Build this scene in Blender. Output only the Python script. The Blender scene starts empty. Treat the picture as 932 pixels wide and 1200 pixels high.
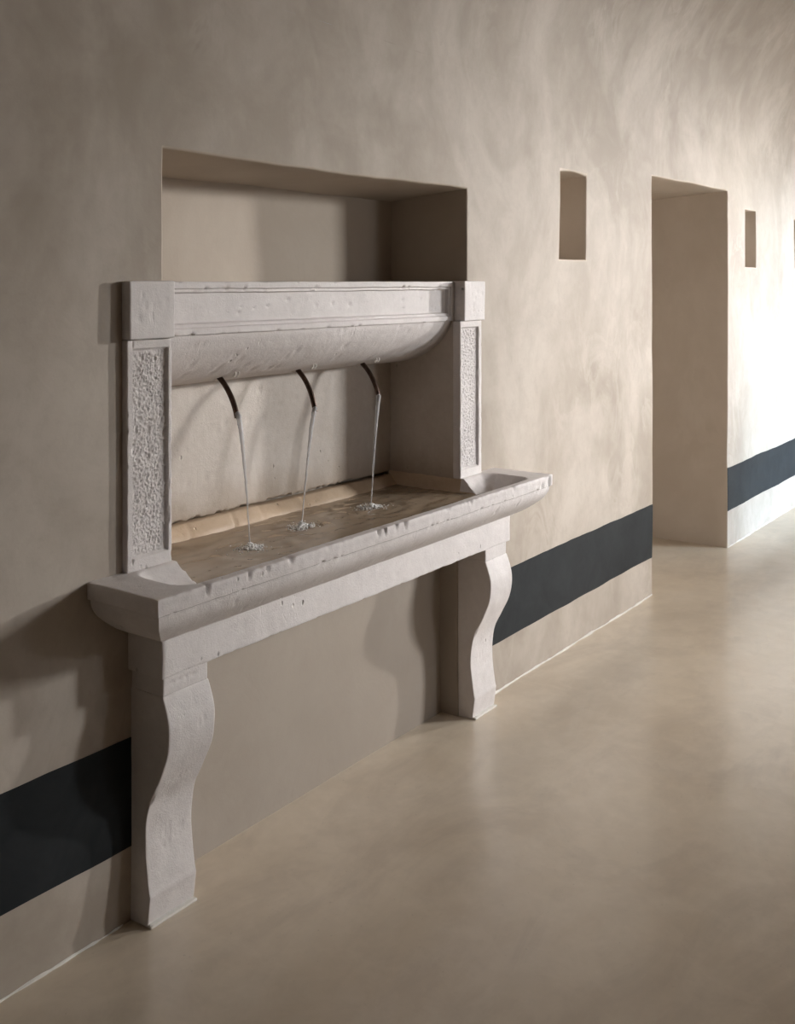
import bpy, bmesh, math, random
from mathutils import Vector, noise
random.seed(7)
S = bpy.context.scene
COL = S.collection
PI = math.pi

# ------------------------------------------------------------------ camera
cam_data = bpy.data.cameras.new('camera')
cam = bpy.data.objects.new('camera', cam_data)
COL.objects.link(cam)
cam_data.sensor_fit = 'HORIZONTAL'
cam_data.sensor_width = 36.0
cam_data.lens = 1250.0 / 932.0 * 36.0
cam_data.shift_y = -270.0 / 932.0          # level camera with a lowered (shifted) frame
cam_data.clip_start = 0.05
cam.location = (0, 0, 1.5)
cam.rotation_euler = (PI / 2, 0, -math.atan2(0.81554, 0.57870))
S.camera = cam

# ------------------------------------------------------------------ exposure, sky, daylight
S.view_settings.view_transform = 'Standard'
S.view_settings.look = 'None'
S.view_settings.gamma = 1.0
S.view_settings.exposure = 0.0
S.view_settings.use_curve_mapping = False

world = bpy.data.worlds.new('sky')
S.world = world
world.use_nodes = True
bg = world.node_tree.nodes['Background']
bg.inputs[0].default_value = (0.80, 0.89, 1.0, 1)
bg.inputs[1].default_value = 0.6


def area(name, loc, rot, sx, sy, power, col, spread=PI):
    l = bpy.data.lights.new(name, 'AREA')
    l.shape = 'RECTANGLE'
    l.size, l.size_y = sx, sy
    l.energy = power
    l.color = col
    l.spread = spread
    o = bpy.data.objects.new(name, l)
    o.location = loc
    o.rotation_euler = rot
    COL.objects.link(o)
    return o


# daylight and one added side fill, standing in the openings of the opposite wall (each lamp sits outside its own opening)
OPEN = [(4.0, 5.0, 0.0, 2.0), (6.4, 7.9, 1.78, 2.80), (8.25, 9.5, 0.0, 2.62), (11.65, 13.4, 2.36, 2.90)]     # x0, x1, z0, z1; the first is added for the side fill
area('daylight_near', (9.0, -4.5, 3.1), (math.radians(75), 0, math.radians(46)), 1.7, 1.2, 940, (0.97, 0.975, 0.98))
area('fill_side', (4.5, -2.7, 2.0), (math.radians(42), 0, math.radians(6)), 0.9, 0.6, 44, (0.95, 0.97, 1.0))  # added fill lamp behind an invented opening, lifts floor and niche
area('daylight_door', (10.4, -5.5, 2.6), (math.radians(72), 0, math.radians(22)), 1.0, 1.2, 62, (0.52, 0.76, 1.0), math.radians(34))
area('daylight_far', (15.3, -3.9, 3.15), (math.radians(80), 0, math.radians(68)), 1.5, 1.0, 610, (1.0, 0.965, 0.93), math.radians(54))

# ------------------------------------------------------------------ constants measured from the photograph (metres)
D = 1.96             # the plane of the fountain wall
YO = -2.05           # the opposite wall
XA, XB = -2.6, 16.2  # the ends of the hall
ZS = 2.25            # springing of the vault
VA, VB = (D - YO) / 2, 1.35
ZR = 0.70            # the vault springs this much higher on the opposite side

# ------------------------------------------------------------------ materials
def new_mat(name):
    m = bpy.data.materials.new(name)
    m.use_nodes = True
    nt = m.node_tree
    b = nt.nodes['Principled BSDF']
    return m, nt, b


def N(nt, t, **kw):
    n = nt.nodes.new(t)
    for k, v in kw.items():
        if k.startswith('i_'):
            n.inputs[k[2:].replace('_', ' ')].default_value = v
        else:
            setattr(n, k, v)
    return n


def pos(nt, scale=(1, 1, 1)):
    g = N(nt, 'ShaderNodeNewGeometry')
    mp = N(nt, 'ShaderNodeMapping')
    mp.inputs['Scale'].default_value = scale
    nt.links.new(g.outputs['Position'], mp.inputs['Vector'])
    return mp.outputs['Vector']


def nz(nt, vec, scale, detail=4, rough=0.55, dist=0.0):
    n = N(nt, 'ShaderNodeTexNoise')
    n.inputs['Scale'].default_value = scale
    n.inputs['Detail'].default_value = detail
    n.inputs['Roughness'].default_value = rough
    n.inputs['Distortion'].default_value = dist
    nt.links.new(vec, n.inputs['Vector'])
    return n.outputs['Fac']


def ramp(nt, fac, stops):
    r = N(nt, 'ShaderNodeValToRGB')
    e = r.color_ramp.elements
    while len(e) < len(stops):
        e.new(0.5)
    for el, (p, c) in zip(e, stops):
        el.position = p
        el.color = (c[0], c[1], c[2], 1) if not isinstance(c, (int, float)) else (c, c, c, 1)
    nt.links.new(fac, r.inputs['Fac'])
    return r.outputs['Color']


def mix(nt, fac, a, b, mode='MIX'):
    m = N(nt, 'ShaderNodeMix', data_type='RGBA', blend_type=mode)
    for sock, v in ((m.inputs[0], fac), (m.inputs[6], a), (m.inputs[7], b)):
        if hasattr(v, 'default_value') or hasattr(v, 'is_linked'):
            nt.links.new(v, sock)
        else:
            sock.default_value = v if isinstance(v, (int, float)) else (v[0], v[1], v[2], 1)
    return m.outputs[2]


def math_(nt, op, a, b=0.0):
    m = N(nt, 'ShaderNodeMath', operation=op)
    for i, v in enumerate((a, b)):
        if isinstance(v, (int, float)):
            m.inputs[i].default_value = v
        else:
            nt.links.new(v, m.inputs[i])
    return m.outputs[0]


def bump(nt, bsdf, h, strength, distance, prev=None):
    b = N(nt, 'ShaderNodeBump')
    b.inputs['Strength'].default_value = strength
    b.inputs['Distance'].default_value = distance
    nt.links.new(h, b.inputs['Height'])
    if prev is not None:
        nt.links.new(prev, b.inputs['Normal'])
    nt.links.new(b.outputs['Normal'], bsdf.inputs['Normal'])
    return b.outputs['Normal']


def plaster_mat(name, dark, light, strokes):
    m, nt, b = new_mat(name)
    v = pos(nt)
    vs = pos(nt, (1.0, 1.0, 0.62))
    big = nz(nt, v, 0.9, 3, 0.5, 0.8)
    mid = nz(nt, vs, 2.0, 4, 0.55, 0.7)
    c = ramp(nt, big, [(0.32, dark), (0.68, light)])
    # soft clouds left by the float, some of them pale
    patch = ramp(nt, mid, [(0.46, 0.0), (0.62, 0.7), (0.80, 1.0)])
    c = mix(nt, math_(nt, 'MULTIPLY', patch, 0.75), c, strokes)
    dk = ramp(nt, nz(nt, v, 2.6, 4, 0.6, 1.0), [(0.50, 0.0), (0.72, 1.0)])
    c = mix(nt, math_(nt, 'MULTIPLY', dk, 0.40), c, dark)
    # a few sharper sweeps of the trowel, only in places
    sweep = ramp(nt, nz(nt, vs, 4.2, 5, 0.6, 1.1), [(0.47, 0.0), (0.515, 1.0), (0.60, 0.15), (0.66, 0.0)])
    where = ramp(nt, nz(nt, v, 1.7, 2, 0.5), [(0.48, 0.0), (0.62, 1.0)])
    c = mix(nt, math_(nt, 'MULTIPLY', math_(nt, 'MULTIPLY', sweep, where), 0.30), c, strokes)
    cloud = ramp(nt, nz(nt, v, 5.5, 6, 0.62, 0.5), [(0.40, 0.0), (0.66, 1.0)])
    c = mix(nt, math_(nt, 'MULTIPLY', cloud, 0.26), c, strokes)
    murk = ramp(nt, nz(nt, pos(nt, (1.3, 1.1, 0.9)), 7.0, 6, 0.66, 0.4), [(0.46, 0.0), (0.70, 1.0)])
    c = mix(nt, math_(nt, 'MULTIPLY', murk, 0.36), c, dark)
    fleck = ramp(nt, nz(nt, v, 28, 5, 0.70, 0.3), [(0.50, 0.0), (0.75, 1.0)])
    c = mix(nt, math_(nt, 'MULTIPLY', fleck, 0.22), c, dark)
    nt.links.new(c, b.inputs['Base Color'])
    b.inputs['Roughness'].default_value = 0.62
    b.inputs['Specular IOR Level'].default_value = 0.10
    n1 = bump(nt, b, nz(nt, v, 5, 4, 0.5, 0.8), 0.22, 0.012)
    bump(nt, b, nz(nt, v, 150, 3, 0.6), 0.22, 0.0010, n1)
    return m


PLASTER = plaster_mat('lime_plaster', (0.36, 0.308, 0.256), (0.45, 0.392, 0.332), (0.59, 0.532, 0.468))
SHADY = plaster_mat('recess_shade_plaster', (0.345, 0.295, 0.25), (0.385, 0.335, 0.285), (0.42, 0.37, 0.32))  # shade of the recess under the basin worked into a darker colour
JAMB_BOUNCE = plaster_mat('jamb_bounce_plaster', (0.60, 0.52, 0.44), (0.66, 0.58, 0.495), (0.70, 0.62, 0.54))  # bounce light on door jambs and slots put into a lighter colour
PLAIN = plaster_mat('plain_plaster', (0.46, 0.39, 0.318), (0.51, 0.438, 0.362), (0.55, 0.48, 0.40))


def band_mat():
    m, nt, b = new_mat('charcoal_paint')
    v = pos(nt)
    c = ramp(nt, nz(nt, v, 6, 6, 0.65, 0.5), [(0.3, (0.018, 0.0205, 0.0225)), (0.75, (0.032, 0.0355, 0.038))])
    nt.links.new(c, b.inputs['Base Color'])
    b.inputs['Roughness'].default_value = 0.55
    b.inputs['Specular IOR Level'].default_value = 0.08
    bump(nt, b, nz(nt, v, 120, 3, 0.6), 0.2, 0.0012)
    return m


BAND = band_mat()


def floor_mat():
    m, nt, b = new_mat('polished_resin_floor')
    v = pos(nt)
    vs = pos(nt, (0.75, 1.5, 1.0))
    big = nz(nt, v, 0.9, 5, 0.55, 0.8)
    c = ramp(nt, big, [(0.30, (0.60, 0.505, 0.385)), (0.52, (0.70, 0.60, 0.47)), (0.72, (0.77, 0.67, 0.54))])
    cl = ramp(nt, nz(nt, vs, 3.2, 8, 0.64, 1.2), [(0.42, 0.0), (0.64, 1.0)])
    c = mix(nt, math_(nt, 'MULTIPLY', cl, 0.5), c, (0.72, 0.63, 0.515))
    dk = ramp(nt, nz(nt, vs, 1.9, 7, 0.62, 1.5), [(0.47, 0.0), (0.66, 1.0)])
    c = mix(nt, math_(nt, 'MULTIPLY', dk, 0.55), c, (0.50, 0.42, 0.33))
    gr = ramp(nt, nz(nt, v, 11, 8, 0.70, 0.3), [(0.40, 0.0), (0.66, 1.0)])
    c = mix(nt, math_(nt, 'MULTIPLY', gr, 0.30), c, (0.54, 0.455, 0.35))
    pale = ramp(nt, nz(nt, pos(nt, (1.1, 0.9, 1.0)), 7, 8, 0.70, 0.5), [(0.48, 0.0), (0.70, 1.0)])
    c = mix(nt, math_(nt, 'MULTIPLY', pale, 0.34), c, (0.80, 0.70, 0.57))
    spk = ramp(nt, nz(nt, v, 70, 2, 0.5), [(0.72, 0.0), (0.76, 1.0)])
    c = mix(nt, math_(nt, 'MULTIPLY', spk, 0.25), c, (0.25, 0.20, 0.16))
    nt.links.new(c, b.inputs['Base Color'])
    r = N(nt, 'ShaderNodeMapRange')
    r.inputs['To Min'].default_value = 0.26
    r.inputs['To Max'].default_value = 0.44
    nt.links.new(nz(nt, v, 2.5, 6, 0.6, 1.0), r.inputs['Value'])
    nt.links.new(r.outputs[0], b.inputs['Roughness'])
    b.inputs['Specular IOR Level'].default_value = 0.5
    b.inputs['Coat Weight'].default_value = 0.6
    b.inputs['Coat Roughness'].default_value = 0.17
    b.inputs['Coat IOR'].default_value = 1.5
    bump(nt, b, nz(nt, v, 4.5, 3, 0.5, 0.5), 0.10, 0.010)
    return m


FLOOR = floor_mat()


def stone_mat(name, c0, c1, c2, pits=1.0, rough=0.58, scratch=0.5, fine=0.5, damp=None):
    m, nt, b = new_mat(name)
    v = pos(nt)
    c = ramp(nt, nz(nt, v, 4.0, 6, 0.6, 0.5), [(0.30, c0), (0.55, c1), (0.75, c2)])
    c = mix(nt, 0.35, c, ramp(nt, nz(nt, v, 45, 4, 0.7), [(0.3, c0), (0.7, c2)]))
    if damp:                                    # a ragged tide mark of damp above the water
        sep = N(nt, 'ShaderNodeSeparateXYZ')
        nt.links.new(v, sep.inputs[0])
        up = math_(nt, 'ADD', sep.outputs[2], math_(nt, 'MULTIPLY', nz(nt, pos(nt, (1, 1, 0.4)), 9, 5, 0.65), 0.16))
        wet = N(nt, 'ShaderNodeMapRange', interpolation_type='SMOOTHSTEP')
        wet.inputs['From Min'].default_value = 0.885
        wet.inputs['From Max'].default_value = 1.02
        wet.inputs['To Min'].default_value = 0.75
        wet.inputs['To Max'].default_value = 0.0
        nt.links.new(up, wet.inputs['Value'])
        c = mix(nt, wet.outputs[0], c, damp)
    vo = N(nt, 'ShaderNodeTexVoronoi')
    vo.inputs['Scale'].default_value = 34
    vo.inputs['Randomness'].default_value = 1.0
    nt.links.new(pos(nt, (1.0, 1.0, 0.7)), vo.inputs['Vector'])
    pit = ramp(nt, vo.outputs['Distance'], [(0.07, 1.0), (0.20, 0.0)])
    msk = ramp(nt, nz(nt, v, 11, 3, 0.6, 0.3), [(0.60, 0.0), (0.66, 1.0)])
    pit = math_(nt, 'MULTIPLY', math_(nt, 'MULTIPLY', pit, msk), pits)
    c = mix(nt, math_(nt, 'MULTIPLY', pit, 0.45), c, (0.20, 0.165, 0.14))
    nt.links.new(c, b.inputs['Base Color'])
    b.inputs['Roughness'].default_value = rough
    b.inputs['Specular IOR Level'].default_value = 0.2
    n1 = bump(nt, b, nz(nt, v, 26, 5, 0.62, 0.4), 0.42, 0.004)
    sc = ramp(nt, nz(nt, pos(nt, (70, 20, 14)), 1.0, 3, 0.5, 1.5), [(0.62, 0.0), (0.72, 1.0)])
    scm = ramp(nt, nz(nt, v, 7, 2, 0.5), [(0.5, 0.0), (0.62, 1.0)])
    n2 = bump(nt, b, math_(nt, 'MULTIPLY', sc, scm), 0.60 * scratch, -0.004, n1)
    n3 = bump(nt, b, pit, 0.9, -0.006, n2)
    bump(nt, b, nz(nt, v, 220, 3, 0.7), fine, 0.0016, n3)
    return m


STONE = stone_mat('limestone', (0.63, 0.59, 0.575), (0.72, 0.675, 0.66), (0.79, 0.75, 0.735), 1.0)
STONE_ROUGH = stone_mat('bush_hammered_limestone', (0.66, 0.62, 0.60), (0.73, 0.69, 0.67), (0.80, 0.76, 0.745), 0.4, 0.8, 0.0, 1.0)
STONE_PANEL = stone_mat('honed_limestone', (0.50, 0.44, 0.385), (0.58, 0.52, 0.465), (0.65, 0.595, 0.54), 1.0, 0.55, 0.2, damp=(0.36, 0.285, 0.215))
STONE_WET = stone_mat('wet_limestone', (0.46, 0.335, 0.225), (0.55, 0.42, 0.30), (0.60, 0.475, 0.355), 0.5, 0.35, 0.2)
CAULK = stone_mat('joint_filler', (0.74, 0.71, 0.66), (0.80, 0.77, 0.72), (0.85, 0.82, 0.78), 0.0, 0.18, 0.0)


def bronze_mat():
    m, nt, b = new_mat('aged_bronze')
    v = pos(nt)
    c = ramp(nt, nz(nt, v, 60, 4, 0.6), [(0.3, (0.030, 0.018, 0.013)), (0.7, (0.085, 0.050, 0.035))])
    nt.links.new(c, b.inputs['Base Color'])
    b.inputs['Metallic'].default_value = 0.8
    b.inputs['Roughness'].default_value = 0.38
    bump(nt, b, nz(nt, v, 180, 3, 0.6), 0.3, 0.001)
    return m


BRONZE = bronze_mat()


def water_mat(name, murk, trans, rough=0.04):
    m, nt, b = new_mat(name)
    b.inputs['Base Color'].default_value = (*murk, 1)
    b.inputs['Transmission Weight'].default_value = trans
    b.inputs['Roughness'].default_value = rough
    b.inputs['IOR'].default_value = 1.33
    return m


WATER = water_mat('basin_water', (0.46, 0.36, 0.26), 0.35, 0.035)
STREAM = water_mat('falling_water', (0.97, 0.98, 1.0), 0.62, 0.08)
FOAM = water_mat('foam', (0.95, 0.94, 0.92), 0.15, 0.2)

# ------------------------------------------------------------------ mesh helpers
def link_mesh(name, verts, faces, mat, parent=None, smooth=True, angle=35, kind=None, mats=None, midx=None):
    me = bpy.data.meshes.new(name)
    me.from_pydata([tuple(v) for v in verts], [], faces)
    for mm in (mats or [mat]):
        me.materials.append(mm)
    if midx:
        me.polygons.foreach_set('material_index', midx)
    if smooth:
        me.polygons.foreach_set('use_smooth', [True] * len(me.polygons))
        if angle:
            me.set_sharp_from_angle(angle=math.radians(angle))
    me.update()
    o = bpy.data.objects.new(name, me)
    COL.objects.link(o)
    if parent is not None:
        o.parent = parent
        w = Vector((0, 0, 0))
        p = parent
        while p is not None:
            w += p.location
            p = p.parent
        for vtx in me.vertices:
            vtx.co -= w
    if kind:
        o['kind'] = kind
    return o


def empty(name, loc, label, cat, group=None):
    o = bpy.data.objects.new(name, None)
    o.location = loc
    o.empty_display_size = 0.1
    COL.objects.link(o)
    o['label'] = label
    o['category'] = cat
    if group:
        o['group'] = group
    return o


def grid_faces(n, m, base=0, flip=False, skip=None):
    fs = []
    for i in range(n - 1):
        for j in range(m - 1):
            if skip and skip(i, j):
                continue
            a = base + i * m + j
            f = (a, a + m, a + m + 1, a + 1)
            fs.append(f[::-1] if flip else f)
    return fs


def steps(a, b, d):
    n = max(1, int(math.ceil(abs(b - a) / d - 1e-6)))
    return [a + (b - a) * i / n for i in range(n + 1)]


def lines(brk, d):
    brk = sorted(set(round(x, 5) for x in brk))
    out = []
    for a, b in zip(brk, brk[1:]):
        out += steps(a, b, d)[:-1]
    return out + [brk[-1]]


def sm(t):
    t = max(0.0, min(1.0, t))
    return t * t * (3 - 2 * t)


def nv(x, y, z, s, seed=0.0):
    return noise.noise(Vector((x * s + seed, y * s + seed * 1.7, z * s - seed)))


# chips and nicks: (centre, radii, push)
def dented(p, dents):
    x, y, z = p
    for (cx, cy, cz), (rx, ry, rz), (px, py, pz) in dents:
        q = ((x - cx) / rx) ** 2 + ((y - cy) / ry) ** 2 + ((z - cz) / rz) ** 2
        if q < 1:
            w = (1 - q) ** 0.7
            x += px * w
            y += py * w
            z += pz * w
    return (x, y, z)


def block(name, xs, ys, zs, mat, parent, bevel=0.004, warp=None, rough=0.0012, rs=22.0, dents=(), angle=32, back=True):
    """a stone block: the surface of a lattice, rounded at the edges, warped, roughened, chipped"""
    def with_bevel(a):
        lo, hi = a[0], a[-1]
        return [lo] + [lo + bevel] + [t for t in a[1:-1] if lo + bevel * 1.05 < t < hi - bevel * 1.05] + [hi - bevel] + [hi]
    xs, ys, zs = with_bevel(xs), with_bevel(ys), with_bevel(zs)
    lo = (xs[0] + bevel, ys[0] + bevel, zs[0] + bevel)
    hi = (xs[-1] - bevel, ys[-1] - bevel, zs[-1] - bevel)
    idx, verts, faces = {}, [], []

    def vid(i, j, k):
        key = (i, j, k)
        if key in idx:
            return idx[key]
        p = (xs[i], ys[j], zs[k])
        q = [max(l, min(h, c)) for c, l, h in zip(p, lo, hi)]
        d = [c - t for c, t in zip(p, q)]
        L = math.sqrt(sum(t * t for t in d))
        if L > 1e-9:
            p = [t + bevel * u / L for t, u in zip(q, d)]
        p = tuple(p)
        if warp:
            p = warp(*p)
        if rough:
            x, y, z = p
            s = rs
            p = (x + rough * nv(x, y, z, s, 3), y + rough * 1.4 * nv(x, y, z, s, 11), z + rough * nv(x, y, z, s, 23))
        if dents:
            p = dented(p, dents)
        idx[key] = len(verts)
        verts.append(p)
        return idx[key]
    nx, ny, nz_ = len(xs), len(ys), len(zs)
    for i in range(nx - 1):
        for k in range(nz_ - 1):
            faces.append((vid(i, 0, k), vid(i + 1, 0, k), vid(i + 1, 0, k + 1), vid(i, 0, k + 1)))
            if back:
                faces.append((vid(i, ny - 1, k), vid(i, ny - 1, k + 1), vid(i + 1, ny - 1, k + 1), vid(i + 1, ny - 1, k)))
    for j in range(ny - 1):
        for k in range(nz_ - 1):
            faces.append((vid(0, j, k), vid(0, j, k + 1), vid(0, j + 1, k + 1), vid(0, j + 1, k)))
            faces.append((vid(nx - 1, j, k), vid(nx - 1, j + 1, k), vid(nx - 1, j + 1, k + 1), vid(nx - 1, j, k + 1)))
    for i in range(nx - 1):
        for j in range(ny - 1):
            faces.append((vid(i, j, 0), vid(i, j + 1, 0), vid(i + 1, j + 1, 0), vid(i + 1, j, 0)))
            faces.append((vid(i, j, nz_ - 1), vid(i + 1, j, nz_ - 1), vid(i + 1, j + 1, nz_ - 1), vid(i, j + 1, nz_ - 1)))
    return link_mesh(name, verts, faces, mat, parent, angle=angle)


def tube(path, radii, seg=10, cap=True):
    verts, faces = [], []
    pts = [Vector(p) for p in path]
    prev = None
    for i, p in enumerate(pts):
        t = (pts[min(i + 1, len(pts) - 1)] - pts[max(i - 1, 0)]).normalized()
        ref = prev if prev is not None else (Vector((1, 0, 0)) if abs(t.x) < 0.9 else Vector((0, 1, 0)))
        u = (ref - t * ref.dot(t)).normalized()
        prev = u
        w = t.cross(u)
        for k in range(seg):
            a = 2 * PI * k / seg
            verts.append(p + (u * math.cos(a) + w * math.sin(a)) * radii[i])
    for i in range(len(pts) - 1):
        for k in range(seg):
            a, b = i * seg + k, i * seg + (k + 1) % seg
            faces.append((a, b, b + seg, a + seg))
    if cap:
        faces.append(tuple(range(seg))[::-1])
        faces.append(tuple(range((len(pts) - 1) * seg, len(pts) * seg)))
    return verts, faces


# ------------------------------------------------------------------ the room shell
def wob(x, y, z):
    """hand-worked plaster: gentle waves out of plane and wandering arrises"""
    a = 0.006 * nv(x, 0, z, 0.9, 5) + 0.0028 * nv(x, 0, z, 3.2, 9)
    ex = 0.0065 * nv(x, y, z, 2.3, 31) + 0.0022 * nv(x, y, z, 9, 33)
    ez = 0.0065 * nv(x, y, z, 2.1, 41) + 0.0025 * nv(x, y, z, 9, 43)
    return (x + ex, y + a, z + ez)


RB = 0.006
# openings in the fountain wall: x0, x1, z0, z1, depth, drop of the soffit, arch
HOLES = [
    ('niche', 1.785, 3.185, 0.690, 1.823, 0.327, 0.026, 0.0, 0.0),
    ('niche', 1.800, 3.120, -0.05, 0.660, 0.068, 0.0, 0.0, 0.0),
    ('slot_niche', 3.903, 4.147, 1.592, 1.953, 0.36, 0.0, 0.008, 0.0),
    ('doorway', 4.875, 5.972, -0.05, 2.008, 0.72, 0.05, 0.0, 0.0),
    ('slot_niche', 6.286, 6.494, 1.584, 1.926, 0.34, 0.0, 0.0, 0.0),
    ('slot_niche', 7.345, 7.560, 1.584, 1.915, 0.34, 0.0, 0.0, 0.0),
]
bx, bz = [XA, XB], [-0.05, 0.18, 0.432, ZS]
for h in HOLES:
    bx += [h[1] - RB, h[2] + RB]
    bz += [h[4] + RB] + ([h[3] - RB] if h[3] > 0 else [])
GX = lines([b for b in bx if b < 7.7] + [XB], 0.04)
GX = [x for x in GX]
GZ = lines(bz, 0.04)


def in_hole(xc, zc):
    for h in HOLES:
        if h[1] - RB < xc < h[2] + RB and (h[3] - RB if h[3] > 0 else -1) < zc < h[4] + RB:
            return True
    return False


wv = [wob(x, D, z) for x in GX for z in GZ]
wf = grid_faces(len(GX), len(GZ), 0, False,
                lambda i, j: in_hole((GX[i] + GX[i + 1]) / 2, (GZ[j] + GZ[j + 1]) / 2))
wall_left = link_mesh('wall_left', wv, wf, PLASTER, kind='structure', angle=None)

for name, x0, x1, z0, z1, dep, drop, arch, _ in HOLES:
    zlo = z0 - RB if z0 > 0 else z0
    xs = [x for x in GX if x0 - RB - 1e-4 <= x <= x1 + RB + 1e-4]
    zs = [z for z in GZ if zlo - 1e-4 <= z <= z1 + RB + 1e-4]
    rings = []
    for a in (0, 30, 60, 90):
        rings.append((RB * math.sin(math.radians(a)), RB * (1 - math.cos(math.radians(a)))))
    for d in steps(RB, dep, 0.05)[1:]:
        rings.append((RB, d))

    def place(x, z, inset, d):
        cx = max(x0 - RB + inset, min(x1 + RB - inset, x))
        lo = zlo + inset if z0 > 0 else z0
        cz = max(lo, min(z1 + RB - inset, z))
        f = max(0.0, (cz - (z0 if z0 > 0 else 0)) / (z1 - (z0 if z0 > 0 else 0)))
        cz -= drop * (d / dep) * sm((f - 0.6) / 0.4)
        if arch:
            t = (cx - x0) / (x1 - x0) * 2 - 1
            cz -= arch * t * t * sm((f - 0.8) / 0.2) * (inset / RB)
        return wob(cx, D + d, cz)
    nxs, nzs = len(xs), len(zs)
    loop = [(i, 0) for i in range(nxs)] + [(nxs - 1, j) for j in range(1, nzs)] + \
           [(i, nzs - 1) for i in range(nxs - 2, -1, -1)] + [(0, j) for j in range(nzs - 2, 0, -1)]
    V, F = [], []
    for ins, d in rings:
        V += [place(xs[i], zs[j], ins, d) for i, j in loop]
    L = len(loop)
    for r in range(len(rings) - 1):
        for k in range(L):
            a, b = r * L + k, r * L + (k + 1) % L
            F.append((a, a + L, b + L, b)[::-1])
    if name != 'doorway':
        base = len(V)
        V += [place(x, z, RB, dep) for x in xs for z in zs]
        F += grid_faces(nxs, nzs, base)
        link_mesh(name, V, F, SHADY if z1 == 0.660 else (JAMB_BOUNCE if name == 'slot_niche' else PLAIN), wall_left, angle=50)
    else:
        link_mesh('door_1', V, F, JAMB_BOUNCE, None, angle=50, kind='structure')

# the dark room behind the doorway
bxv = [(4.2, D + 0.72, -0.02), (8.2, D + 0.72, -0.02), (8.2, 5.2, -0.02), (4.2, 5.2, -0.02)]


def box_shell(name, x0, x1, y0, y1, z0, z1, mat, faces='xXyYzZ', kind='structure'):
    v = [(x, y, z) for x in (x0, x1) for y in (y0, y1) for z in (z0, z1)]
    fd = {'x': (0, 1, 3, 2), 'X': (4, 6, 7, 5), 'y': (0, 4, 5, 1), 'Y': (2, 3, 7, 6), 'z': (0, 2, 6, 4), 'Z': (1, 5, 7, 3)}
    return link_mesh(name, v, [fd[c] for c in faces], mat, None, smooth=False, kind=kind)


box_shell('wall_beyond', 4.0, 8.4, D + 0.70, 5.4, -0.02, 2.7, PLAIN, 'xXYZ')

# the painted band (three stretches between the fountain's legs and the doorway)
def band(xa, xb, za, zb, lift=0.0012):
    xs = lines([xa, xb], 0.04)
    zs = lines([za, zb], 0.045)
    V = []
    for x in xs:
        for z in zs:
            p = wob(x, D, z)
            e = 0.0012 * nv(x, 0, z, 14, 77)
            V.append((p[0], p[1] - lift, p[2] + e))
    F = grid_faces(len(xs), len(zs))
    n, m = len(xs), len(zs)
    base = len(V)                       # a thin edge all round, back to the plaster
    loop = [i * m for i in range(n)] + [(n - 1) * m + j for j in range(1, m)] + \
           [i * m + m - 1 for i in range(n - 2, -1, -1)] + [j for j in range(m - 2, 0, -1)]
    V += [(V[q][0], V[q][1] + lift + 0.001, V[q][2]) for q in loop]
    for k in range(len(loop)):
        k2 = (k + 1) % len(loop)
        F.append((loop[k], base + k, base + k2, loop[k2]))
    return link_mesh('painted_band', V, F, BAND, wall_left, angle=50)


band(XA + 0.02, 1.76, 0.177, 0.432)
band(3.20, 4.875 - RB * 0.5, 0.179, 0.433)
band(5.972 + RB * 0.5, 12.0, 0.204, 0.451)

# floor (runs through the doorway)
fx = lines([XA - 0.2, XB + 0.2], 0.4)
fy = lines([YO - 0.9, 5.5], 0.4)
floor = link_mesh('floor', [(x, y, 0) for x in fx for y in fy], grid_faces(len(fx), len(fy)), FLOOR, kind='structure')

# ragged filler line where the wall meets the floor
def filler(xa, xb):
    path, rad = [], []
    for x in steps(xa, xb, 0.022):
        p = wob(x, D, 0)
        w = 0.0045 + 0.004 * nv(x, 0, 0, 9, 3) + 0.003 * nv(x, 0, 0, 31, 8)
        path.append((p[0], p[1] - 0.001 + 0.004 * nv(x, 0, 0, 14, 5), 0.001))
        rad.append(max(0.0008, w * 1.15 - .0008))
    v, f = tube(path, rad, 7)
    return v, f


V, F = [], []
for a, b in ((XA + 0.1, 1.66), (3.30, 4.87), (5.98, 9.0)):
    v, f = filler(a, b)
    F += [tuple(i + len(V) for i in t) for t in f]
    V += v
link_mesh('baseboard_left', V, F, CAULK, kind='structure')

# vaulted ceiling, springing from both long walls
ang = [PI * k / 44 for k in range(45)]
cx_ = lines([XA, XB], 0.08)
V = []
for x in cx_:
    for a in ang:
        y = (D + YO) / 2 + VA * math.cos(a)
        z = ZS + VB * math.sin(a) + ZR * sm(a / PI)
        c = math.cos(a)
        p = wob(x, y, z)
        k = 0.012 * nv(x, y, z, 1.1, 51) * math.sin(a)
        o = p[1] - y
        V.append((p[0], y + o * max(0, c) + k * c, (p[2] if a > 0 else p[2]) + k * math.sin(a)))
# share the wall's top edge exactly
F = grid_faces(len(cx_), len(ang))
ceiling = link_mesh('ceiling', V, F, PLASTER, kind='structure', angle=None)

# opposite wall with its deep daylight openings and the one added for the fill
ox = lines([XA, XB] + [v for o in OPEN for v in o[:2]], 0.5)
oz = lines([-0.05, ZS + 0.02], 0.4)
oz = sorted(set(oz + [ZS]))
TH = 0.35
V, F = [], []


def quad(a, b, c, d):
    n = len(V)
    V.extend([a, b, c, d])
    F.append((n, n + 1, n + 2, n + 3))


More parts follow.
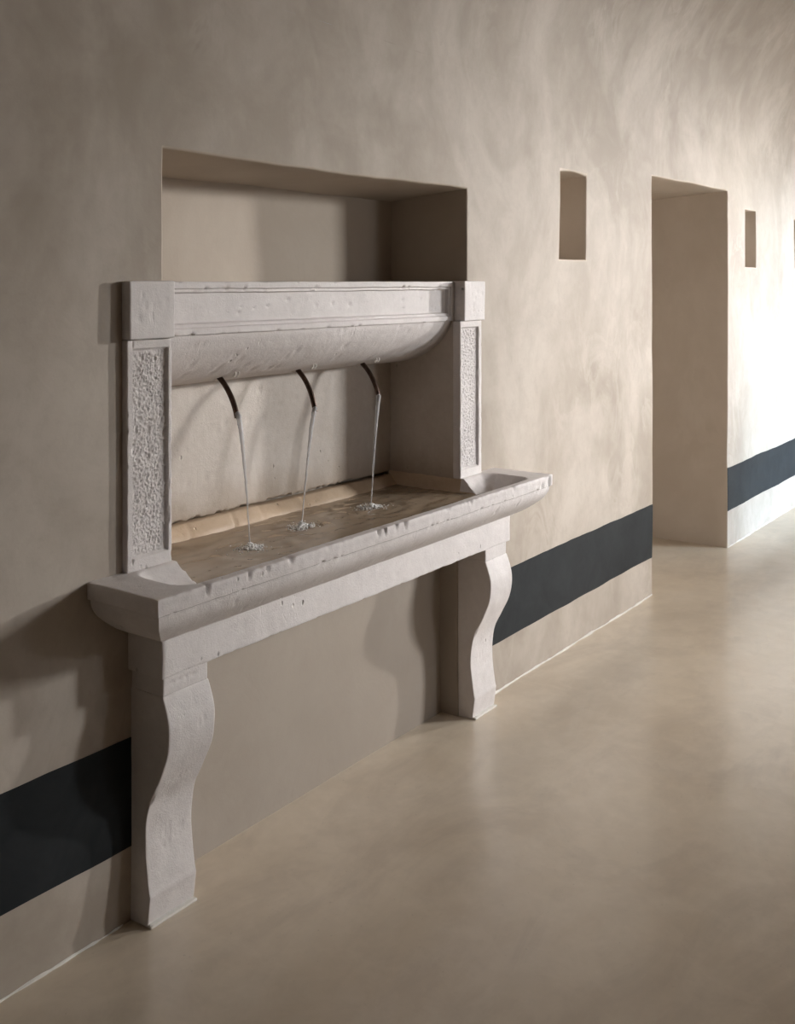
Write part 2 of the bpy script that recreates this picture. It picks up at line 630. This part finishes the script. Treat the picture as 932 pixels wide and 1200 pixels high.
edges = [XA] + [v for o in OPEN for v in o[:2]] + [XB]
for i in range(0, len(edges), 2):
    quad((edges[i], YO, -0.05), (edges[i], YO, 3.1), (edges[i + 1], YO, 3.1), (edges[i + 1], YO, -0.05))
    quad((edges[i], YO - TH, -0.05), (edges[i + 1], YO - TH, -0.05), (edges[i + 1], YO - TH, 3.6), (edges[i], YO - TH, 3.6))
for x0, x1, z0, z1 in OPEN:
    for y in (YO, YO - TH):
        quad((x0, y, z1), (x1, y, z1), (x1, y, 3.6), (x0, y, 3.6))
        if z0 > 0:
            quad((x0, y, -0.05), (x1, y, -0.05), (x1, y, z0), (x0, y, z0))
    for x in (x0, x1):
        quad((x, YO, z0 - 0.05), (x, YO - TH, z0 - 0.05), (x, YO - TH, z1), (x, YO, z1))
    if z0 > 0:
        quad((x0, YO, z0), (x0, YO - TH, z0), (x1, YO - TH, z0), (x1, YO, z0))
    quad((x0, YO, z1), (x1, YO, z1), (x1, YO - TH, z1), (x0, YO - TH, z1))
link_mesh('wall_right', V, F, PLAIN, smooth=False, kind='structure')
box_shell('wall_near', XA - 0.1, XA, YO - 0.5, D + 0.3, -0.05, 3.6, PLAIN)
box_shell('wall_far', XB, XB + 0.1, YO - 0.5, D + 0.3, -0.05, 3.6, PLAIN)

# ------------------------------------------------------------------ the fountain
fountain = empty('stone_fountain', (2.478, 1.90, 0.0),
                 'pale carved limestone wall fountain with three bronze spouts standing in the wall niche', 'fountain')
AL, AR, AF = 1.672, 3.283, 1.844       # apron: left, right, front

# --- basin: mitred moulding swept round three sides + the carved top
prof = [(0.1135, 0.822), (0.1160, 0.8212), (0.1170, 0.8185), (0.1170, 0.812), (0.1168, 0.805), (0.1165, 0.797), (0.1165, 0.790),
        (0.1160, 0.7845), (0.1130, 0.7825), (0.1085, 0.7815), (0.1075, 0.7790), (0.1070, 0.772), (0.1045, 0.763), (0.1010, 0.755),
        (0.0945, 0.745), (0.0850, 0.735), (0.0745, 0.726), (0.0620, 0.7165), (0.0500, 0.7075), (0.0390, 0.6995), (0.0300, 0.694),
        (0.0200, 0.6900), (0.0120, 0.6868), (0.0100, 0.6830), (0.0, 0.6820)]
rng = random.Random(5)
dents = []
for x, dz, rx, rz, dp in [(1.70, -.004, .007, .020, .006), (1.835, -.002, .008, .018, .007), (1.90, -.006, .006, .010, .006), (1.985, 0, .012, .012, .007),
                          (2.13, .0, .012, .010, .004), (2.345, 0, .008, .016, .007), (2.375, 0, .007, .020, .008), (2.43, 0, .008, .014, .006),
                          (2.475, 0, .009, .022, .008), (2.70, 0, .014, .008, .005), (2.83, 0, .010, .010, .006), (3.10, 0, .010, .014, .005),
                          (3.30, -.03, .016, .010, .006), (3.352, -.02, .010, .022, .007)]:
    dents.append(((x, AF - .1165, .820 + dz), (rx, .03, rz), (0, dp, -dp * .3)))
for k in range(46):
    x = rng.uniform(1.58, 3.36)
    dents.append(((x, AF - .1165, .8225), (rng.uniform(.004, .009), .01, rng.uniform(.003, .006)), (0, rng.uniform(.0015, .0032), -rng.uniform(.0005, .002))))
for k in range(14):
    x = rng.uniform(1.6, 3.34)
    dents.append(((x, AF - .114, .782), (rng.uniform(.005, .010), .012, rng.uniform(.003, .006)), (0, rng.uniform(.002, .0045), rng.uniform(.001, .002))))
for k in range(12):
    x = rng.uniform(1.7, 3.3)
    zz, oo = rng.choice([(.755, .1), (.735, .085), (.7165, .062)])
    dents.append(((x, AF - oo, zz), (rng.uniform(.004, .008), .012, rng.uniform(.006, .012)), (rng.uniform(-.002, .002), rng.uniform(.002, .0045), .001)))
dents.sort(key=lambda d: d[0][0])


def rim_pt(p):
    x, y, z = p
    near = [d for d in dents if abs(d[0][0] - x) < 0.035]
    x, y, z = dented(p, near)
    a = 0.0018
    return (x + a * .6 * nv(x, y, z, 9, 2) + .0008 * nv(x, y, z, 40, 3),
            y + a * nv(x, y, z, 7, 4) + .0012 * nv(x, y, z, 38, 5),
            z + a * .8 * nv(x, y, z, 5, 6) + .0007 * nv(x, y, z, 36, 7))


V, F = [], []
YB = D + 0.022
NF, NS = 330, 34
sl = []
for k in range(NS):
    sl.append(('L', k / NS))
for k in range(NF + 1):
    sl.append(('F', k / NF))
for k in range(1, NS + 1):
    sl.append(('R', k / NS))
for side, t in sl:
    for o, z in prof:
        xl, xr, yf = AL - o, AR + min(o, .5) * 0.80, AF - o
        if side == 'L':
            p = (xl, YB + (yf - YB) * t, z)
        elif side == 'F':
            p = (xl + (xr - xl) * t, yf, z)
        else:
            p = (xr, yf + (YB - yf) * t, z)
        V.append(rim_pt(p))
m_ = len(prof)
F += grid_faces(len(sl), m_, 0, True)
mi = [0] * len(F)
# underside
n0 = len(V)
V += [(AL, AF, .6822), (AR, AF, .6822), (AR, YB, .6822), (AL, YB, .6822)]
F.append((n0, n0 + 3, n0 + 2, n0 + 1))
mi.append(0)

# carved top as a height field on the same outline
TX0, TX1, TY0 = AL - 0.1135, AR + 0.1135 * .8, AF - 0.1135


def rbox(x, y, x0, x1, y0, y1, r):
    """signed distance to a rounded rectangle, positive inside"""
    qx = abs(x - (x0 + x1) / 2) - (x1 - x0) / 2 + r
    qy = abs(y - (y0 + y1) / 2) - (y1 - y0) / 2 + r
    return -(min(max(qx, qy), 0) + math.hypot(max(qx, 0), max(qy, 0)) - r)


def top_z(x, y):
    # front strip of the hollow, running out left and right in front of the pilasters
    d1 = rbox(x, y, 1.655, 3.275, 1.752, 1.934, 0.055)
    # main hollow, running back into the niche
    d2 = rbox(x, y, 1.802, 3.119, 1.752, 2.30, 0.02)
    h1 = h2 = 0.0
    if d1 > 0:
        # steep at the front edge, a long easy slope on the other sides
        w = 0.012 + 0.05 * sm((y - 1.77) / 0.06)
        h1 = 0.052 * min(1.0, d1 / w) ** 0.9
    if d2 > 0:
        h2 = 0.052 * min(1.0, d2 / 0.012) ** 0.8
    return 0.822 - max(h1, h2)


txs = lines([TX0, 1.64, 1.83, 3.09, 3.29, TX1], 0.0075)
txs = [TX0 + (TX1 - TX0) * k / NF for k in range(NF + 1)]
tys = lines([TY0, 1.746, 1.78, 1.945, 2.25], 0.006)
base = len(V)
nx_, ny_ = len(txs), len(tys)
zz = [[top_z(x, y) for y in tys] for x in txs]
for i, x in enumerate(txs):
    for j, y in enumerate(tys):
        V.append(rim_pt((x, y, zz[i][j])))
for i in range(nx_ - 1):
    for j in range(ny_ - 1):
        if tys[j] > 1.972 and (txs[i] < 1.795 or txs[i + 1] > 3.123):
            continue
        a = base + i * ny_ + j
        F.append((a, a + ny_, a + ny_ + 1, a + 1))
        zm = (zz[i][j] + zz[i + 1][j + 1]) / 2
        inner = zm < 0.814 and 1.795 < txs[i] < 3.122 and tys[j] > 1.80 and not (tys[j] < 1.945 and not 1.815 < txs[i] < 3.105)
        mi.append(1 if inner else 0)
basin = link_mesh('basin', V, F, None, fountain, mats=[STONE, STONE_WET], midx=mi, angle=40)

# sloping warm stone at the back of the hollow
xs = lines([1.803, 3.117], 0.008)
cp = [(2.275, .8165), (2.247, .8165), (2.2425, .8150), (2.238, .8115), (2.2305, .8035), (2.2165, .792), (2.2115, .781), (2.206, .768), (2.198, .745), (2.19, .70)]
V = []
for x in xs:
    for y, z in cp:
        e = .004 * nv(x, 0, 0, 6, 71) + .003 * nv(x, y, z, 22, 72)
        z2 = z + .003 * nv(x, 0, 0, 4, 73) - (.010 * (x - 1.8) / 1.3)
        for cxx, wd, dp in ((1.90, .012, .006), (2.30, .006, .010), (2.42, .006, .007), (2.12, .01, .005), (2.62, .008, .006)):
            if abs(x - cxx - (z - .8) * .3) < wd:
                e += dp * (1 - abs(x - cxx - (z - .8) * .3) / wd)
        V.append((x, y + e, z2))
link_mesh('back_curb', V, grid_faces(len(xs), len(cp), 0, True), STONE_WET, basin, angle=60)

# --- apron under the basin
adents = []
for k in range(34):
    x = rng.uniform(1.7, 3.26)
    adents.append(((x, AF, rng.choice([.592, .595, rng.uniform(.60, .67)])), (rng.uniform(.003, .008), .012, rng.uniform(.006, .02)), (0, rng.uniform(.001, .0025), .001)))
block('apron', lines([AL, AR], 0.012), lines([AF, 1.975], 0.03), lines([.591, .684], 0.007), STONE, fountain, 0.004, None, 0.0012, 18, adents)

# --- S-shaped legs
LEG = [(0.0, 1.9045), (.03, 1.9005), (.072, 1.8945), (.082, 1.8975), (.126, 1.9045), (.183, 1.9105), (.237, 1.9095), (.288, 1.8975),
       (.336, 1.872), (.396, 1.8435), (.44, 1.833), (.475, 1.8315), (.502, 1.8365), (.53, 1.8455), (.548, 1.853)]


def leg_y(z):
    z = max(0.0, min(.548, z))
    for k in range(len(LEG) - 1):
        if LEG[k][0] <= z <= LEG[k + 1][0]:
            p0, p1, p2, p3 = LEG[max(k - 1, 0)], LEG[k], LEG[k + 1], LEG[min(k + 2, len(LEG) - 1)]
            if k in (2,):
                p0 = p1
            if k == 1:
                p3 = p2
            h = p2[0] - p1[0]
            t = (z - p1[0]) / h
            m1 = (p2[1] - p0[1]) / max(p2[0] - p0[0], 1e-6) * h
            m2 = (p3[1] - p1[1]) / max(p3[0] - p1[0], 1e-6) * h
            return ((2 * t ** 3 - 3 * t ** 2 + 1) * p1[1] + (t ** 3 - 2 * t ** 2 + t) * m1 + (-2 * t ** 3 + 3 * t ** 2) * p2[1] + (t ** 3 - t ** 2) * m2)
    return LEG[-1][1]


def leg_warp(x, y, z):
    t = y / 0.13
    yf = leg_y(z)
    return (x, yf + (1.976 - yf) * max(0.0, min(1.0, t)) if t >= 0 else yf + y, z)


for n, (xa, xb) in enumerate(((1.681, 1.828), (3.127, 3.274))):
    r2 = random.Random(20 + n)
    ld = []
    for k in range(5 if n == 0 else 2):
        z, x = r2.uniform(.10, .50), r2.uniform(xa + .05, xb - .03)
        for q in range(r2.choice([2, 3])):
            ld.append(((x + q * .011 + r2.uniform(-.003, .003), leg_y(z), z + q * .006), (.0055, .02, r2.uniform(.008, .016)), (0, .0018, 0)))
    ld.append(((xa, leg_y(.3), .30), (.01, .02, .02), (.003, .003, 0)))
    yl = [0, .0045, .03, .06, .09, .13]
    leg = block('leg', lines([xa, xb], .005), yl, lines([0.0, .072, .548], .006), STONE, fountain, 0.0035, leg_warp, 0.0012, 20, ld, 34)
    nd = [((xa + .03 + q * .022, 1.8545, .572), (.012, .012, .004), (0, .0025, 0)) for q in range(4)] if n == 0 else ()
    block('neck', lines([xa + .002, xb - .003], .005), lines([1.8535, 1.97], .03), lines([.546, .593], .005), STONE, leg, 0.003, None, .001, 20, nd)
    # pale joint under the foot
    block('foot_joint', lines([xa + .001, xb - .001], .01), lines([1.8915, 1.93], .02), lines([0.0, .0075], .004), CAULK, leg, .0025, None, .0006, 40)

# --- pilasters: frame with a bush-hammered sunk panel
for n, (xa, xb) in enumerate(((1.656, 1.795), (3.114, 3.257))):
    za, zb = .8205, 1.363
    il, ir = (xa + .0165, xb - .011) if n == 0 else (xa + .0065, xb - .020)
    ib, it = za + .030, zb - .020
    g = .0050
    xs = lines([xa, il, il + g, ir - g, ir, xb], .0022)
    zs = lines([za, ib, ib + g, it - g, it, zb], .0026)

    def pw(x, y, z):
        if y < 1.9505:
            d = min(x - il, ir - x, z - ib, it - z)
            s = sm(d / g)
            y += .0085 * s
            if d > g:
                y += .0030 * nv(x, 0, z, 175, 61) + .0022 * nv(x, 0, z, 330, 62) + .0006 * nv(x, 0, z, 45, 63)
        return (x, y, z)
    pd = []
    r2 = random.Random(40 + n)
    for k in range(22):
        z = r2.uniform(za, zb)
        x = r2.choice([xa, xb, il, ir])
        pd.append(((x, 1.945, z), (.004, .006, r2.uniform(.006, .014)), (0, .0025, 0)))
    block('pilaster', xs, [1.945, 1.950, 1.956, 1.975], zs, STONE_ROUGH, fountain, .003, pw, .0006, 30, pd, 50)

# --- corner blocks
for n, (xa, xb) in enumerate(((1.655, 1.7955), (3.1245, 3.263))):
    r2 = random.Random(60 + n)
    cd = []
    for k in range(7):
        x, z = r2.uniform(xa + .01, xb - .01), r2.uniform(1.38, 1.49)
        cd.append(((x, 1.934, z), (r2.uniform(.004, .007), .01, r2.uniform(.006, .014)), (0, .0016, 0)))
    block('corner_block', lines([xa, xb], .005), lines([1.934, 2.28], .03), lines([1.364, 1.5015], .005), STONE, fountain, .004, None, .0016, 16, cd)

# --- header with a sunk moulded panel
HX0, HX1, HZ0, HZ1 = 1.793, 3.128, 1.364, 1.500
SA, SB = .0165, .0265


def header_warp(x, y, z):
    if y < 1.9815:
        d = min(x - HX0 - .016, HX1 - .004 - x, (z - HZ0) * .98, HZ1 - z)
        a = sm((d - SA) / .003)
        b = sm((d - SB) / .0035)
        y += .006 * a + .011 * b
        y += .003 * math.exp(-((d - SA + .004) / .0025) ** 2) * 0
    return (x, y, z)


hd = []
r2 = random.Random(77)
for k in range(60):
    x = r2.uniform(1.83, 3.1)
    z = r2.choice([1.3645, 1.3645, 1.5, 1.483, 1.472, r2.uniform(1.40, 1.46), r2.uniform(1.40, 1.46)])
    w = r2.uniform(.003, .009)
    hd.append(((x, 1.984, z), (w, .02, r2.uniform(.003, .008)), (0, r2.uniform(.003, .006), 0)))
hz = lines([HZ0, HZ0 + SA / .98, HZ0 + (SA + .003) / .98, HZ0 + SB / .98, HZ0 + (SB + .0035) / .98, HZ1 - SB - .0035, HZ1 - SB, HZ1 - SA - .003, HZ1 - SA, HZ1], .005)
hx = lines([HX0, HX0 + .016 + SA, HX0 + .019 + SA, HX0 + .016 + SB, HX0 + .0195 + SB, HX1 - .0075 - SB, HX1 - .004 - SB, HX1 - .007 - SA, HX1 - .004 - SA, HX1], .0065)
block('header', hx, [1.9775, 1.985, 2.1, 2.285], hz, STONE, fountain, .003, header_warp, .0014, 14, hd, 34)

# --- rounded trough under the header
bp = [(1.986, 1.366), (1.988, 1.354), (1.996, 1.337), (2.006, 1.320), (2.021, 1.302), (2.039, 1.284), (2.061, 1.267), (2.085, 1.252),
      (2.110, 1.240), (2.138, 1.2305), (2.168, 1.222), (2.20, 1.2155), (2.23, 1.2115), (2.252, 1.210)]
xs = lines([1.793, 3.126], .008)
bd = []
for k in range(55):
    j = r2.randrange(1, len(bp) - 2)
    bd.append(((r2.uniform(1.83, 3.08), bp[j][0], bp[j][1]), (r2.uniform(.003, .012), .02, r2.uniform(.003, .010)), (0, .003, .003)))
V = []
for x in xs:
    for (y0, z0), (y1, z1) in zip(bp, bp[1:]):
        for t in (0, .5):
            y, z = y0 + (y1 - y0) * t, z0 + (z1 - z0) * t
            q = .0018
            V.append(dented((x, y + q * nv(x, y, z, 6, 81) + .0008 * nv(x, y, z, 30, 82), z + q * nv(x, y, z, 5, 83)), bd))
    V.append((x, bp[-1][0], bp[-1][1]))
link_mesh('trough', V, grid_faces(len(xs), (len(bp) - 1) * 2 + 1, 0, True), STONE, fountain, angle=60)

# --- back and side panels of the niche below the header
pdn = []
for k in range(60):
    pdn.append(((r2.uniform(1.85, 3.05), 2.245, r2.uniform(.83, 1.2)), (r2.uniform(.003, .008), .01, r2.uniform(.004, .012)), (0, r2.uniform(.002, .005), 0)))
for k in range(70):
    pdn.append(((r2.uniform(1.80, 2.9), 2.245, .820), (r2.uniform(.006, .014), .01, r2.uniform(.004, .010)), (0, r2.uniform(.003, .006), r2.uniform(.001, .004))))
block('back_panel', lines([1.80, 3.120], .010), [2.245, 2.283], lines([.8195, 1.225], .009), STONE_PANEL, fountain, .003, None, .0018, 8, pdn)
block('side_panel', [1.76, 1.80], lines([1.965, 2.28], .03), lines([.80, 1.366], .03), STONE_PANEL, fountain, .003, None, .001, 8)
block('side_panel', [3.120, 3.178], lines([1.965, 2.28], .03), lines([.80, 1.366], .03), STONE_PANEL, fountain, .003, None, .001, 8)

# --- bronze spouts
SP = [(2.155, 1.229, 1.122), (2.492, 1.227, 1.105), (2.818, 1.227, 1.113)]
for x, zr, zt in SP:
    p0, p1, p2, p3 = Vector((x, 2.152, zr + .008)), Vector((x - .0, 2.112, zr - .020)), Vector((x, 2.086, zr - .060)), Vector((x, 2.074, zt))
    path = []
    for k in range(22):
        t = k / 21
        path.append(p0 * (1 - t) ** 3 + p1 * 3 * t * (1 - t) ** 2 + p2 * 3 * t * t * (1 - t) + p3 * t ** 3)
    v, f = tube(path, [.0078] * 22, 14, False)
    n0 = len(v)
    vi, fi = tube(path[-6:], [.0058] * 6, 14, False)          # bore
    v += vi
    f += [tuple(i + n0 for i in t)[::-1] for t in fi]
    la, lb = 21 * 14, n0 + 5 * 14
    f += [(la + k, la + (k + 1) % 14, lb + (k + 1) % 14, lb + k) for k in range(14)]
    f += [tuple(n0 + k for k in range(14))]
    sp = link_mesh('spout', v, f, BRONZE, fountain, angle=40)
    # mortar seat and the two little clips beside the root
    V, F = [], []
    for k in range(7):
        a = k / 6 * PI / 2
        for q in range(16):
            b = 2 * PI * q / 16
            V.append((x + .016 * math.cos(a) * math.cos(b), 2.146 + .024 * math.cos(a) * math.sin(b), zr + .010 - .012 * math.sin(a) - .010 * math.sin(b) * .9))
    F = [(k * 16 + q, k * 16 + (q + 1) % 16, (k + 1) * 16 + (q + 1) % 16, (k + 1) * 16 + q) for k in range(6) for q in range(16)]
    link_mesh('mortar_seat', V, F, STONE, sp)
    for dx in (.010, .024):
        arc = []
        for k in range(13):
            a = -.2 * PI + k / 12 * 1.2 * PI
            arc.append((x + dx + .006 * math.sin(a), 2.100 - .004 * math.sin(a), 1.243 + .0085 * math.cos(a)))
        v, f = tube(arc, [.0026] * 13, 8)
        link_mesh('clip', v, f, CAULK, sp)

# ------------------------------------------------------------------ water
ZW = .775
SPL = [(2.130, 2.002), (2.412, 2.060), (2.750, 2.056)]
wx = lines([1.64, 3.29], .008)
wy = lines([1.748, 2.235], .007)


def wave(x, y):
    z = 0.0034 * nv(x * .5, y * 1.6, 0, 9, 91) + 0.0026 * nv(x * .55, y * 1.5, 0, 22, 92) + .0006 * nv(x, y, 0, 60, 93)
    for sx, sy in SPL:
        r = math.hypot((x - sx), y - sy)
        z += .0020 * math.cos(r * 150) * math.exp(-r / .05) + .0012 * math.cos(r * 95) * math.exp(-r / .18)
    return z


V = [(x, y, ZW + wave(x, y)) for x in wx for y in wy]
keep = lambda i, j: wy[j] > 1.93 and (wx[i] < 1.803 or wx[i + 1] > 3.116)
F = grid_faces(len(wx), len(wy), 0, False, keep)
water = link_mesh('basin_water', V, F, WATER, angle=None)
water['label'] = 'rippling sheet of water filling the stone basin under the three spouts'
water['category'] = 'water'

names = ['thread of water falling from the left spout nearest the camera',
         'thread of water falling from the middle one of three bronze spouts',
         'thread of water falling from the right spout beside the niche corner']
for n, ((x, zr, zt), (sx, sy)) in enumerate(zip(SP, SPL)):
    r3 = random.Random(100 + n)
    root = empty('water_stream', (sx, sy, ZW), names[n], 'water', 'falling streams of water')
    path, rad = [], []
    K = 64
    x0, y0 = x, 2.0745
    for k in range(K + 1):
        t = k / K
        z = zt + .012 + (ZW - zt - .012) * t ** 1.6
        path.append((x0 + (sx - x0) * t ** 1.1 + .0012 * nv(0, 0, z, 40, n), y0 + (sy - y0) * t + .0012 * nv(0, 0, z, 40, n + 9), z))
        q = (zt - z) / (zt - ZW)
        r = .0050 * (1 - q) ** 2 + .0024 + .0011 * nv(0, 0, z, 90, n + 20) + .0008 * nv(0, 0, z, 230, n + 30)
        rad.append(max(.0010, r * (1 - .25 * q)))
    v, f = tube(path, rad, 10)
    link_mesh('stream', v, f, STREAM, root, angle=None)
    # foam: droplets and bubbles heaped where the stream lands
    bm = bmesh.new()
    for k in range(230):
        a = r3.uniform(0, 2 * PI)
        rr = abs(r3.gauss(0, .026))
        bx_, by_ = sx + rr * math.cos(a) * 1.25, sy + rr * math.sin(a)
        s = r3.uniform(.0016, .0048) * (1.15 - min(.6, rr / .08))
        hz_ = max(0, .010 - rr * .25) * r3.random()
        geo = bmesh.ops.create_icosphere(bm, subdivisions=1, radius=s)
        bmesh.ops.translate(bm, verts=geo['verts'], vec=(bx_ - sx, by_ - sy, wave(bx_, by_) + hz_))
    me = bpy.data.meshes.new('splash')
    bm.to_mesh(me)
    bm.free()
    me.materials.append(FOAM)
    me.polygons.foreach_set('use_smooth', [True] * len(me.polygons))
    so = bpy.data.objects.new('splash', me)
    COL.objects.link(so)
    so.parent = root
    so['kind'] = 'stuff'
